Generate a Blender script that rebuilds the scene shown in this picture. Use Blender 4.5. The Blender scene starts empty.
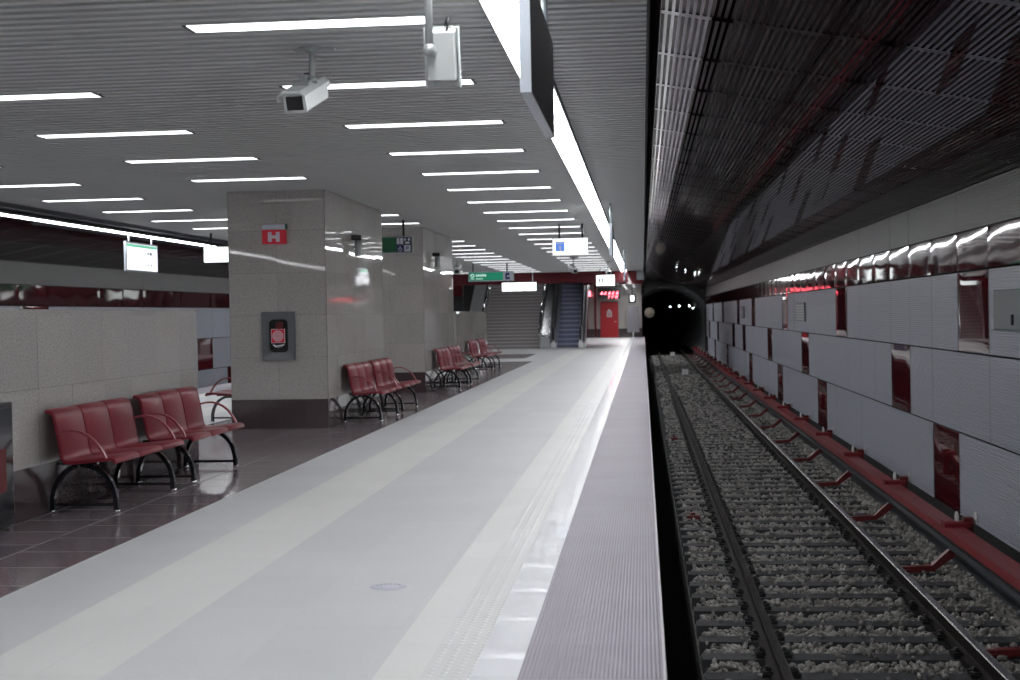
import bpy, bmesh, math, random
import numpy as np
from mathutils import Vector, Matrix
random.seed(7)
PI = math.pi
C = bpy.context.scene.collection
scene = bpy.context.scene

# ------------------------------------------------------------------ camera
YAW, PITCH, ROLL = math.radians(5.38), math.radians(-1.015), -0.0195
def cam_basis():
    f = Vector((-math.sin(YAW)*math.cos(PITCH), math.cos(YAW)*math.cos(PITCH), math.sin(PITCH)))
    r = f.cross(Vector((0, 0, 1))).normalized(); u = r.cross(f)
    c, s = math.cos(ROLL), math.sin(ROLL)
    return c*r + s*u, -s*r + c*u, f
cr, cu, cf = cam_basis()
cd = bpy.data.cameras.new('camera'); cam = bpy.data.objects.new('camera', cd); C.objects.link(cam)
m = Matrix((cr, cu, -cf)).transposed().to_4x4(); m.translation = Vector((0, 0, 1.55)); cam.matrix_world = m
cd.sensor_width = 36; cd.lens = 50; cd.clip_start = 0.05; cd.clip_end = 400
cd.dof.use_dof = True; cd.dof.focus_distance = 11.5; cd.dof.aperture_fstop = 4.0
scene.camera = cam

# ------------------------------------------------------------------ world and exposure
w = bpy.data.worlds.new('world'); scene.world = w; w.use_nodes = True
w.node_tree.nodes['Background'].inputs[0].default_value = (0.02, 0.02, 0.025, 1)
w.node_tree.nodes['Background'].inputs[1].default_value = 0.2
vs = scene.view_settings
vs.view_transform = 'Standard'; vs.look = 'None'; vs.gamma = 1; vs.use_curve_mapping = False
vs.exposure = 0.22
scene.cycles.max_bounces = 8; scene.cycles.diffuse_bounces = 5; scene.cycles.glossy_bounces = 4
scene.cycles.sample_clamp_indirect = 8
scene.cycles.use_denoising = True
try: scene.cycles.use_light_tree = True
except Exception: pass
STRIP_E, LAMP_E = 18.5, 2.3

# ------------------------------------------------------------------ materials
def s2l(c): return tuple(((x/255)/12.92 if x/255 <= .04045 else ((x/255+.055)/1.055)**2.4) for x in c)
class NT:
    def __init__(s, name):
        s.m = bpy.data.materials.new(name); s.m.use_nodes = True
        s.t = s.m.node_tree; s.n = s.t.nodes; s.b = s.n['Principled BSDF']
    def node(s, typ, **kw):
        n = s.n.new(typ)
        for k, v in kw.items():
            if k.startswith('i_'):
                n.inputs[k[2:].replace('_', ' ')].default_value = v
            else: setattr(n, k, v)
        return n
    def link(s, a, b): s.t.links.new(a, b)
    def math(s, op, a, b=None, c=None):
        n = s.n.new('ShaderNodeMath'); n.operation = op
        for i, v in enumerate((a, b, c)):
            if v is None: continue
            if isinstance(v, (int, float)): n.inputs[i].default_value = v
            else: s.link(v, n.inputs[i])
        return n.outputs[0]
    def pos(s):
        g = s.n.new('ShaderNodeNewGeometry'); x = s.n.new('ShaderNodeSeparateXYZ'); s.link(g.outputs['Position'], x.inputs[0])
        return x.outputs[0], x.outputs[1], x.outputs[2], g.outputs['Position']
    def comb(s, x, y, z=0.0):
        c = s.n.new('ShaderNodeCombineXYZ')
        for i, v in enumerate((x, y, z)):
            if isinstance(v, (int, float)): c.inputs[i].default_value = v
            else: s.link(v, c.inputs[i])
        return c.outputs[0]
    def mix(s, f, a, b, typ='MIX'):
        n = s.n.new('ShaderNodeMix'); n.data_type = 'RGBA'; n.blend_type = typ
        for sock, v in ((n.inputs[0], f), (n.inputs[6], a), (n.inputs[7], b)):
            if isinstance(v, (int, float)): sock.default_value = v
            elif isinstance(v, tuple): sock.default_value = (*v[:3], 1)
            else: s.link(v, sock)
        return n.outputs[2]
    def bump(s, h, strength, dist=0.01):
        b = s.n.new('ShaderNodeBump'); b.inputs['Strength'].default_value = strength; b.inputs['Distance'].default_value = dist
        s.link(h, b.inputs['Height']); s.link(b.outputs[0], s.b.inputs['Normal'])
def mat(name, col, rough=.5, metal=0, spec=.5, coat=0, noise=0, nscale=30, bump=0, emit=None, estr=0, trans=0):
    t = NT(name); b = t.b
    b.inputs['Base Color'].default_value = (*col, 1); b.inputs['Roughness'].default_value = rough
    b.inputs['Metallic'].default_value = metal; b.inputs['Specular IOR Level'].default_value = spec
    b.inputs['Coat Weight'].default_value = coat; b.inputs['Coat Roughness'].default_value = .02
    if trans: b.inputs['Transmission Weight'].default_value = trans
    if noise or bump:
        x, y, z, p = t.pos()
        n = t.node('ShaderNodeTexNoise', i_Scale=nscale, i_Detail=4.0); t.link(p, n.inputs['Vector'])
        if noise:
            lo = tuple(c*(1-noise) for c in col); hi = tuple(min(1, c*(1+noise)) for c in col)
            r = t.node('ShaderNodeValToRGB'); r.color_ramp.elements[0].position = .3; r.color_ramp.elements[1].position = .7
            r.color_ramp.elements[0].color = (*lo, 1); r.color_ramp.elements[1].color = (*hi, 1)
            t.link(n.outputs[0], r.inputs[0]); t.link(r.outputs[0], b.inputs['Base Color'])
        if bump: t.bump(n.outputs[0], bump, .01)
    if emit:
        b.inputs['Emission Color'].default_value = (*emit, 1); b.inputs['Emission Strength'].default_value = estr
    return t.m
def granite(name, base, rough, speck=.35, slab=.12, joint=None, uw=.62, uh=.66, plane='wall', off=(0, 0), offset=0.0, jcol=(.05, .05, .05), jw=.004, spec=.5, coat=0, smooth_scale=160, wear=0.0):
    """polished stone: fine speckle, slab to slab tone, thin joints"""
    t = NT(name); b = t.b; x, y, z, p = t.pos()
    v = t.node('ShaderNodeTexVoronoi', i_Scale=float(smooth_scale)); t.link(p, v.inputs['Vector'])
    n2 = t.node('ShaderNodeTexNoise', i_Scale=60.0, i_Detail=5.0); t.link(p, n2.inputs['Vector'])
    sp = t.math('ADD', t.math('MULTIPLY', t.math('SUBTRACT', n2.outputs[0], .5), speck*1.6), t.math('MULTIPLY', t.math('SUBTRACT', v.outputs['Distance'], .4), speck*.6))
    fac = t.math('ADD', 1.0, sp)
    if plane == 'wall': uv = t.comb(t.math('ADD', t.math('ADD', x, y), off[0]), t.math('ADD', z, off[1]))
    else: uv = t.comb(t.math('ADD', y, off[0]), t.math('ADD', x, off[1]))
    br = t.node('ShaderNodeTexBrick', offset=offset, squash=1.0)
    br.inputs['Scale'].default_value = 1.0; br.inputs['Brick Width'].default_value = uw; br.inputs['Row Height'].default_value = uh
    br.inputs['Mortar Size'].default_value = jw; br.inputs['Mortar Smooth'].default_value = .1; br.inputs['Bias'].default_value = 0
    br.inputs['Color1'].default_value = (1-slab, 1-slab, 1-slab, 1); br.inputs['Color2'].default_value = (1+slab, 1+slab, 1+slab, 1)
    br.inputs['Mortar'].default_value = (1, 1, 1, 1)
    t.link(uv, br.inputs['Vector'])
    col = t.mix(1.0, base, br.outputs['Color'], 'MULTIPLY')
    fc = t.comb(fac, fac, fac)
    col = t.mix(1.0, col, fc, 'MULTIPLY')
    if wear:
        n3 = t.node('ShaderNodeTexNoise', i_Scale=1.3, i_Detail=4.0); t.link(p, n3.inputs['Vector'])
        wv = t.math('ADD', 1-wear, t.math('MULTIPLY', n3.outputs[0], wear*2)); col = t.mix(1.0, col, t.comb(wv, wv, wv), 'MULTIPLY')
    if joint is not None: col = t.mix(br.outputs['Fac'], col, jcol)
    t.link(col, b.inputs['Base Color'])
    rr = t.math('ADD', rough, t.math('MULTIPLY', n2.outputs[0], rough*.4)); t.link(rr, b.inputs['Roughness'])
    b.inputs['Specular IOR Level'].default_value = spec; b.inputs['Coat Weight'].default_value = coat
    return t.m

M = {}
M['granite'] = granite('grey_granite', (.415, .395, .375), .022, speck=.6, slab=.07, uw=.70, uh=.60, off=(.115, .19), spec=.4)
M['plinth'] = granite('maroon_granite', (.068, .046, .050), .06, speck=.5, slab=.1, uw=.65, uh=.8, off=(0, .39), jcol=(.02, .015, .015))
M['dark_floor'] = granite('dark_floor_granite', (.20, .162, .18), .12, speck=.5, slab=.12, joint=1, uw=.6, uh=.6, plane='floor', off=(.33, .06), offset=.5, jcol=(.40, .37, .38), jw=.012, wear=.15)
M['light_floor'] = granite('light_grey_floor_stone', (.625, .634, .648), .35, speck=.12, slab=.03, joint=1, uw=.9, uh=.6, plane='floor', off=(.2, .025), offset=.5, jcol=(.585, .594, .608), jw=.002, wear=.06, spec=.35)
M['cream_floor'] = granite('cream_guide_stone', (.735, .733, .722), .38, speck=.08, slab=.02, joint=1, uw=.6, uh=.65, plane='floor', off=(0, .1), jcol=(.68, .685, .67), jw=.003, wear=.04, spec=.35)
def floor_ribs(name, base, pitch, rough, h=.6, dots=False, wear=.08):
    t = NT(name); x, y, z, p = t.pos()
    n = t.node('ShaderNodeTexNoise', i_Scale=2.0, i_Detail=5.0); t.link(p, n.inputs['Vector'])
    wv = t.math('ADD', 1-wear, t.math('MULTIPLY', n.outputs[0], 2*wear))
    s = t.math('SINE', t.math('MULTIPLY', x, 2*PI/pitch))
    if dots:
        s2 = t.math('SINE', t.math('MULTIPLY', y, 2*PI/pitch)); s = t.math('MULTIPLY', t.math('MAXIMUM', s, 0.0), t.math('MAXIMUM', s2, 0.0))
    c2 = t.mix(t.math('MULTIPLY', t.math('ADD', s, 1.0), .5), tuple(v*.84 for v in base), base) if not dots else t.mix(s, base, tuple(v*1.06 for v in base))
    col = t.mix(1.0, c2, t.comb(wv, wv, wv), 'MULTIPLY')
    br = t.node('ShaderNodeTexBrick', offset=0.0); br.inputs['Scale'].default_value = 1; br.inputs['Brick Width'].default_value = .6; br.inputs['Row Height'].default_value = 5
    br.inputs['Mortar Size'].default_value = .003; br.inputs['Color1'].default_value = (.97, .97, .97, 1); br.inputs['Color2'].default_value = (1.03, 1.03, 1.03, 1); br.inputs['Mortar'].default_value = (.85, .85, .85, 1)
    t.link(t.comb(y, t.math('ADD', x, 2.0)), br.inputs['Vector'])
    col = t.mix(1.0, col, br.outputs['Color'], 'MULTIPLY')
    t.link(col, t.b.inputs['Base Color']); t.b.inputs['Roughness'].default_value = rough; t.b.inputs['Specular IOR Level'].default_value = .35
    t.bump(s, h, .003); return t.m
M['edge_floor'] = floor_ribs('ribbed_mauve_edge_stone', (.295, .268, .322), .0185, .5, h=.25, wear=.10)
M['tactile'] = floor_ribs('tactile_dot_stone', (.69, .70, .695), .06, .4, h=1.0, dots=True, wear=.03)
M['white_tile'] = mat('polished_white_tile', (.93, .95, 1.0), .24, spec=.5, coat=.38)
M['nosing'] = mat('pale_edge_nosing', (.62, .6, .62), .5)
M['concrete'] = mat('dark_concrete', (.045, .045, .05), .8, noise=.3, nscale=8)
M['pit'] = mat('pit_concrete', (.012, .012, .013), .9, noise=.3, nscale=20)
M['slat'] = mat('grey_ceiling_slat', (.52, .53, .525), .45, spec=.3)
M['void'] = mat('dark_ceiling_void', (.03, .03, .032), .9)
M['soffit'] = mat('dark_grey_soffit', (.12, .125, .135), .5)
M['strip'] = mat('light_line_diffuser', (.9, .9, .9), .4, emit=(.97, .98, 1.0), estr=STRIP_E)
M['lamp'] = mat('lamp_diffuser', (.9, .9, .9), .4, emit=(.97, .98, 1.0), estr=LAMP_E)
M['black'] = mat('black_plastic', (.012, .012, .014), .35)
M['black_metal'] = mat('black_painted_metal', (.010, .011, .016), .16, spec=.7, coat=.4)
M['white_rib'] = mat('white_ribbed_cladding', (.455, .475, .54), .38, spec=.45)
M['upper_rib'] = mat('grey_ribbed_cladding', (.18, .18, .18), .38, spec=.5)
M['maroon'] = mat('glossy_maroon_panel', (.085, .010, .014), .03, spec=.5)
M['maroon_band'] = mat('glossy_maroon_band', (.065, .014, .018), .045, spec=.35)
M['maroon_ceiling'] = mat('dark_maroon_ceiling_panel', (.022, .004, .007), .035, spec=.50)
M['maroon_ceiling'].node_tree.nodes['Principled BSDF'].inputs['Specular Tint'].default_value = (1, .66, .72, 1)
M['ceiling_groove'] = mat('dark_maroon_ceiling_groove', (.010, .002, .003), .30, spec=.08)
M['fascia_red'] = mat('maroon_fascia', (.11, .008, .014), .4, spec=.25)
M['seat_red'] = mat('dark_red_painted_steel', (.205, .020, .033), .40, spec=.28, noise=.05, nscale=40)
M['arm_red'] = mat('pinkish_red_arm', (.30, .06, .08), .30, spec=.6)
M['steel'] = mat('brushed_steel', (.66, .67, .69), .32, metal=.8)
M['divider_steel'] = mat('reflective_steel_cladding', (.42, .43, .44), .22, metal=1)
M['tunnel_light'] = mat('tunnel_lamp_glass', (.9, .9, .9), .4, emit=(.9, .97, 1.0), estr=22)
M['chrome'] = mat('polished_chrome', (.75, .76, .78), .1, metal=1)
M['rail_top'] = mat('worn_rail_steel', (.24, .23, .235), .26, metal=.9)
M['rail_side'] = mat('rusty_rail_side', (.014, .011, .010), .75, spec=.15, noise=.3, nscale=40)
M['sleeper'] = mat('dark_concrete_sleeper', (.032, .033, .037), .8, noise=.25, nscale=15)
M['third_red'] = mat('red_third_rail_cover', (.20, .016, .022), .40, noise=.12, nscale=6)
M['third_red_dark'] = mat('red_bracket', (.13, .012, .014), .45, noise=.15, nscale=10)
M['cond'] = mat('dark_grey_conductor_rail', (.05, .055, .065), .5)
M['cam_white'] = mat('off_white_camera_housing', (.62, .65, .64), .35)
M['cam_grey'] = mat('light_grey_metal', (.38, .40, .40), .35, metal=.3)
M['glass_dark'] = mat('dark_glass', (.02, .02, .024), .08, spec=.8)
M['sign_green'] = mat('green_sign_face', (.008, .105, .045), .35)
M['sign_green2'] = mat('lit_green_sign_face', (.01, .22, .12), .35, emit=(.01, .3, .16), estr=.35)
M['sign_frame'] = mat('grey_sign_frame', (.30, .34, .36), .4)
M['sign_frame_light'] = mat('pale_blue_grey_sign_frame', (.42, .46, .52), .4)
M['sign_dark'] = mat('dark_brown_sign_back', (.035, .028, .033), .30)
M['lit_white'] = mat('lit_white_sign', (.9, .9, .9), .4, emit=(.93, 1.0, .99), estr=1.6)
M['lit_white2'] = mat('lit_white_map_panel', (.9, .9, .9), .4, emit=(.92, .93, 1.0), estr=1.05)
M['lit_green'] = mat('lit_green_header', (.1, .5, .3), .4, emit=(.15, .55, .35), estr=.8)
M['blue'] = mat('blue_pictogram', (.02, .03, .16), .4)
M['lit_blue'] = mat('lit_blue_pictogram', (.06, .14, .45), .4, emit=(.08, .2, .6), estr=.8)
M['icon_white'] = mat('pale_pictogram', (.62, .64, .72), .4)
M['icon_lit'] = mat('pale_lettering', (.8, .95, .88), .4, emit=(.6, .9, .8), estr=.5)
M['ink'] = mat('dark_print', (.05, .05, .06), .5)
M['ink_grey'] = mat('grey_print', (.45, .47, .5), .5)
M['sign_red'] = mat('red_sign', (.42, .012, .03), .3, emit=(.5, .01, .03), estr=.15)
M['door_red'] = mat('bright_red_door', (.48, .010, .018), .35)
M['pipe_red'] = mat('red_pipe', (.30, .03, .05), .4)
M['led_red'] = mat('red_led_display', (.5, .02, .02), .4, emit=(1, .10, .14), estr=8)
M['green_edge'] = mat('dark_green_edge', (.01, .09, .05), .4)
M['step_grey'] = mat('grey_stair_stone', (.52, .49, .49), .45, noise=.15, nscale=20)
M['nose_dark'] = mat('dark_stair_riser', (.27, .25, .255), .5)
M['esc_blue'] = mat('blue_grey_escalator_step', (.40, .43, .60), .4)
M['esc_riser'] = mat('dark_escalator_riser', (.17, .19, .27), .4)
M['stone_a'] = mat('ballast_stone', (.26, .25, .235), .85, noise=.5, nscale=9)
M['ballast_base'] = mat('ballast_bed', (.14, .135, .125), .9, noise=.7, nscale=28, bump=1.0)
M['tunnel'] = mat('tunnel_lining', (.06, .062, .066), .4, spec=.5)
M['ring'] = mat('tunnel_ring_joint', (.28, .29, .30), .35)
M['beige'] = mat('beige_disc', (.42, .36, .27), .5)
M['cabinet_grey'] = mat('flat_grey_cabinet', (.17, .19, .20), .45)
M['kiosk'] = mat('grey_panel', (.19, .18, .20), .5)
M['marker_white'] = mat('white_marker', (.75, .75, .77), .5)
M['insulator'] = mat('white_insulator', (.62, .62, .62), .3)
M['hub_grey'] = mat('hydrant_frame_steel', (.15, .16, .175), .28, metal=.7)

# ------------------------------------------------------------------ mesh helpers
class MB:
    """collects geometry for one mesh object"""
    def __init__(s): s.v = []; s.f = []; s.mi = []; s.mats = []; s.sm = []
    def _m(s, mt):
        mt = M[mt] if isinstance(mt, str) else mt
        if mt not in s.mats: s.mats.append(mt)
        return s.mats.index(mt)
    def face(s, pts, mt, smooth=False):
        k = len(s.v); s.v += [tuple(p) for p in pts]; s.f.append(tuple(range(k, k+len(pts)))); s.mi.append(s._m(mt)); s.sm.append(smooth)
    def mesh(s, vs, fs, mt, smooth=False):
        k = len(s.v); s.v += [tuple(p) for p in vs]; j = s._m(mt)
        for f in fs: s.f.append(tuple(i+k for i in f)); s.mi.append(j); s.sm.append(smooth)
    def box(s, x0, x1, y0, y1, z0, z1, mt, bev=0, tf=None):
        if x1 < x0: x0, x1 = x1, x0
        if y1 < y0: y0, y1 = y1, y0
        if z1 < z0: z0, z1 = z1, z0
        b = min(bev, (x1-x0)*.45, (y1-y0)*.45, (z1-z0)*.45)
        if b > 0:
            bm = bmesh.new(); bmesh.ops.create_cube(bm, size=1)
            bmesh.ops.scale(bm, vec=(x1-x0, y1-y0, z1-z0), verts=bm.verts)
            bmesh.ops.translate(bm, vec=((x0+x1)/2, (y0+y1)/2, (z0+z1)/2), verts=bm.verts)
            bmesh.ops.bevel(bm, geom=list(bm.edges), offset=b, segments=2, affect='EDGES', profile=.5)
            vs = [v.co.copy() for v in bm.verts]; fs = [[v.index for v in f.verts] for f in bm.faces]; bm.free()
        else:
            vs = [Vector((x, y, z)) for x in (x0, x1) for y in (y0, y1) for z in (z0, z1)]
            fs = [(0, 1, 3, 2), (4, 6, 7, 5), (0, 4, 5, 1), (2, 3, 7, 6), (0, 2, 6, 4), (1, 5, 7, 3)]
        if tf: vs = [tf @ v for v in vs]
        s.mesh(vs, fs, mt)
    def tube(s, pts, r, mt, n=10, cap=True, closed=False):
        pts = [Vector(p) for p in pts]; rs = r if isinstance(r, (list, tuple)) else [r]*len(pts)
        vs = []; fs = []; N = len(pts); up = None
        for i, p in enumerate(pts):
            a = pts[max(i-1, 0)] if not closed else pts[i-1]; b = pts[min(i+1, N-1)] if not closed else pts[(i+1) % N]
            t = (b-a).normalized()
            if up is None: up = Vector((0, 0, 1)) if abs(t.z) < .9 else Vector((1, 0, 0))
            sd = t.cross(up).normalized(); u2 = sd.cross(t).normalized(); up = u2
            for k in range(n):
                an = 2*PI*k/n; vs.append(p + (sd*math.cos(an)+u2*math.sin(an))*rs[i])
        for i in range(N if closed else N-1):
            for k in range(n):
                a = i*n+k; b = i*n+(k+1) % n; c = ((i+1) % N)*n+(k+1) % n; d = ((i+1) % N)*n+k
                fs.append((a, b, c, d))
        if cap and not closed: fs.append(tuple(range(n-1, -1, -1))); fs.append(tuple((N-1)*n+k for k in range(n)))
        s.mesh(vs, fs, mt, True)
    def cyl(s, a, b, r, mt, n=16, r2=None): s.tube([a, b], [r, r if r2 is None else r2], mt, n)
    def prism(s, poly, axis, a0, a1, mt, smooth=False, tf=None):
        """poly: 2D points in the plane normal to axis, extruded a0..a1"""
        def P(u, v, a): return {'x': Vector((a, u, v)), 'y': Vector((u, a, v)), 'z': Vector((u, v, a))}[axis]
        n = len(poly); vs = [P(u, v, a0) for u, v in poly] + [P(u, v, a1) for u, v in poly]
        if tf: vs = [tf @ v for v in vs]
        k = len(s.v); s.v += [tuple(p) for p in vs]; j = s._m(mt)
        for i in range(n): s.f.append((k+i, k+(i+1) % n, k+n+(i+1) % n, k+n+i)); s.mi.append(j); s.sm.append(smooth)
        s.f.append(tuple(k+i for i in range(n-1, -1, -1))); s.mi.append(j); s.sm.append(False)
        s.f.append(tuple(k+n+i for i in range(n))); s.mi.append(j); s.sm.append(False)
    def sphere(s, c, r, mt, sc=(1, 1, 1), n=16):
        bm = bmesh.new(); bmesh.ops.create_uvsphere(bm, u_segments=n, v_segments=n//2, radius=r)
        vs = [Vector(c)+Vector((v.co.x*sc[0], v.co.y*sc[1], v.co.z*sc[2])) for v in bm.verts]; fs = [[v.index for v in f.verts] for f in bm.faces]; bm.free()
        s.mesh(vs, fs, mt, True)
    def build(s, name, parent=None, fix=True):
        me = bpy.data.meshes.new(name); me.from_pydata(s.v, [], s.f); me.update()
        for mt in s.mats: me.materials.append(mt)
        me.polygons.foreach_set('material_index', s.mi); me.polygons.foreach_set('use_smooth', s.sm)
        if fix:
            bm = bmesh.new(); bm.from_mesh(me); bmesh.ops.recalc_face_normals(bm, faces=bm.faces); bm.to_mesh(me); bm.free()
        o = bpy.data.objects.new(name, me); C.objects.link(o)
        if parent: o.parent = parent
        return o
def tag(o, label=None, cat=None, group=None, kind=None):
    if label: o['label'] = label
    if cat: o['category'] = cat
    if group: o['group'] = group
    if kind: o['kind'] = kind
    return o
def thing(name, label, cat, loc=(0, 0, 0), rz=0, group=None):
    o = bpy.data.objects.new(name, None); C.objects.link(o); o.location = loc; o.rotation_euler = (0, 0, rz); o.empty_display_size = .1
    return tag(o, label, cat, group)
def struct(o): o['kind'] = 'structure'; return o
def dup(root, loc, rz=None, label=None, group=None):
    def cp(o, par):
        c = o.copy(); C.objects.link(c)
        if par: c.parent = par
        for ch in o.children: cp(ch, c)
        return c
    r = cp(root, None); r.location = loc
    if rz is not None: r.rotation_euler = (0, 0, rz)
    if label: r['label'] = label
    if group: r['group'] = group
    return r
ORD = ['zeroth', 'first', 'second', 'third', 'fourth', 'fifth', 'sixth', 'seventh', 'eighth', 'ninth', 'tenth', 'eleventh', 'twelfth', 'thirteenth', 'fourteenth', 'fifteenth', 'sixteenth', 'seventeenth', 'eighteenth', 'nineteenth', 'twentieth', 'twenty-first', 'twenty-second', 'twenty-third', 'twenty-fourth', 'twenty-fifth', 'twenty-sixth']

# ------------------------------------------------------------------ the place: dimensions (x right, y along the platform, z up)
AX = -5.075                       # axis of the station
EDGE = 0.075; CEIL = 3.38; WALLX = 3.9; Y0, Y1, YS, YF = -12.0, 90.0, 62.6, 62.3
def mx(x): return 2*AX - x

# floor: base slab and its zones (zones are thin inlays, flush in z bands)
f = MB(); f.box(mx(EDGE)+.01, EDGE-.01, Y0, Y1, -.35, -.012, 'concrete')
floor = struct(f.build('floor'))
def zone(name, x0, x1, y0, y1, mt, top=0.0):
    b = MB(); b.box(x0, x1, y0, y1, -.012, top, mt); return b.build(name, floor)
for s_ in (0, 1):
    g = (lambda x: x) if not s_ else mx
    zone('ribbed_edge_paving', g(-.56), g(EDGE-.014), Y0, Y1, 'edge_floor')
    b = MB(); b.box(g(EDGE-.014), g(EDGE), Y0, Y1, -.10, .0, 'nosing', .004); b.build('edge_nosing', floor)
    # white polished tiles, each laid a hair out of level
    b = MB(); y = Y0
    while y < Y1-.3:
        a, c = (random.uniform(-.0007, .0007) for _ in range(2)); x0, x1 = sorted((g(-.765), g(-.56)))
        b.box(x0, x1, y, y+.597, -.012, -.004, 'white_tile')
        b.face([(x0, y, .0+a), (x1, y, .0+a), (x1, y+.597, .0+c), (x0, y+.597, .0+c)], 'white_tile')
        y += .6
    b.build('white_tile_line', floor)
    zone('tactile_paving', g(-.985), g(-.765), Y0, Y1, 'tactile')
    zone('cream_border_paving', g(-1.185), g(-.985), Y0, Y1, 'cream_floor')
    zone('light_grey_paving', g(-2.385), g(-1.185), Y0, Y1, 'light_floor')
    zone('cream_guide_strip', g(-3.03), g(-2.385), Y0, Y1 if s_ else 64, 'cream_floor')
    zone('grey_border_paving', g(-3.66), g(-3.03), Y0, Y1 if s_ else 64, 'light_floor')
zone('dark_granite_paving', mx(-3.66), -3.66, Y0, 46.7, 'dark_floor')
zone('light_cross_paving', mx(-3.66), -3.66, 46.7, 50.0, 'light_floor')
zone('dark_cross_paving', mx(-3.66), -4.2, 50.0, 55.5, 'dark_floor')
zone('light_landing_paving', mx(-3.66), -4.2, 55.5, 64, 'light_floor')
zone('light_landing_border', -4.2, -3.66, 50.0, 64, 'light_floor')
zone('light_end_paving', -3.66, -2.385, 64, Y1, 'light_floor')

# trackbeds, platform faces
def pit(sgn):
    g = (lambda x: x) if sgn > 0 else mx
    b = MB()
    b.box(g(EDGE-.4), g(WALLX+.2), Y0, 140, -1.45, -1.30, 'pit')
    b.box(g(-.5), g(-.32), Y0, Y1, -1.3, -.35, 'pit')
    b.box(g(WALLX+.02), g(WALLX+.2), Y0, Y1, -1.3, -1.06, 'pit')
    return struct(b.build('floor'))
pit(1); pit(-1)

# ------------------------------------------------------------------ ceilings
XL = -9.46
b = MB(); pitch = 2.35/15
prof = [(-.043, .07), (-.043, .004), (-.039, 0), (.039, 0), (.043, .004), (.043, .07)]
y = 8.69-2.35*9 + pitch/2; slat_y = []
while y < YF:
    for xa, xb in ((XL, -.922), (-.658, EDGE-.02)):
        vs = [(x, y+u, CEIL+v) for x in (xa, xb) for u, v in prof]; n = len(prof)
        b.mesh(vs, [(i, i+1, n+i+1, n+i) for i in range(n-1)] + [tuple(range(n)), tuple(range(n, 2*n))], 'slat', False)
    y += pitch
slats = struct(b.build('ceiling', fix=False))
b = MB(); b.box(-10.6, EDGE-.01, Y0, YF+.05, CEIL+.17, CEIL+.3, 'void')
b.box(EDGE-.02, EDGE+.0, Y0, Y1, CEIL, 3.85, 'void'); b.build('ceiling_void', slats)
b = MB()   # left margin of the ceiling: dark stepped soffit beside the left light line
b.box(XL, XL-.02, Y0, YF, CEIL-.01, CEIL+.18, 'soffit')
b.box(XL-.02, -9.85, Y0, YF, CEIL+.06, CEIL+.18, 'soffit'); b.box(-9.85, -9.95, Y0, YF, CEIL+.0, CEIL+.18, 'soffit')
b.box(-9.95, -10.32, Y0, YF, CEIL+.05, CEIL+.18, 'soffit'); b.box(-10.58, -10.62, Y0, YF, CEIL-.03, CEIL+.5, 'soffit')
b.build('ceiling_margin', slats)
def track_ceiling(sgn):
    g = (lambda x: x) if sgn > 0 else mx
    b = MB(); xs0, xs1 = .115, WALLX; sl = -.185; z0 = 3.70
    def zz(x): return z0 + sl*x
    y = 16.5-1.6*18
    if sgn < 0: xs0 = .5
    rp = .048; nr = int((xs1-xs0-.10)/rp); rnd = random.Random(3)
    while y < Y1:
        ya, yb = y+.004, y+1.596; t1 = rnd.uniform(-.0008, .0008); t2 = rnd.uniform(-.0008, .0008)
        def P(x, yy, d): return (g(x), yy, zz(x)+d+(t1 if yy < y+.8 else t2))
        m0, m1 = ya+.05, yb-.05
        b.face([P(xs0, ya, 0), P(xs1, ya, 0), P(xs1, m0, 0), P(xs0, m0, 0)], 'maroon_ceiling')
        b.face([P(xs0, m1, 0), P(xs1, m1, 0), P(xs1, yb, 0), P(xs0, yb, 0)], 'maroon_ceiling')
        b.face([P(xs0, m0, 0), P(xs0+.05, m0, 0), P(xs0+.05, m1, 0), P(xs0, m1, 0)], 'maroon_ceiling')
        x = xs0+.05
        for k in range(nr):
            a, c, e = x, x+.026, x+rp
            b.face([P(a, m0, .010), P(c, m0, .010), P(c, m1, .010), P(a, m1, .010)], 'ceiling_groove')
            b.face([P(c, m0, 0), P(e, m0, 0), P(e, m1, 0), P(c, m1, 0)], 'maroon_ceiling')
            b.face([P(c, m0, 0), P(c, m0, .010), P(c, m1, .010), P(c, m1, 0)], 'ceiling_groove')
            b.face([P(a, m0, 0), P(a, m0, .010), P(a, m1, .010), P(a, m1, 0)], 'ceiling_groove')
            x = e
        b.face([P(x, m0, 0), P(xs1, m0, 0), P(xs1, m1, 0), P(x, m1, 0)], 'maroon_ceiling')
        y += 1.6
    o = struct(b.build('ceiling', fix=False))
    b = MB(); b.face([(g(-.3), Y0, z0+.1), (g(WALLX+.2), Y0, zz(WALLX)+.08), (g(WALLX+.2), Y1+3, zz(WALLX)+.08), (g(-.3), Y1+3, z0+.1)], 'void')
    b.face([(g(-.3), Y0, z0+.16), (g(WALLX+.2), Y0, zz(WALLX)+.14), (g(WALLX+.2), Y1+3, zz(WALLX)+.14), (g(-.3), Y1+3, z0+.16)], 'void')
    b.build('ceiling_backing', o)
    return o
track_ceiling(1); track_ceiling(-1)

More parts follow.
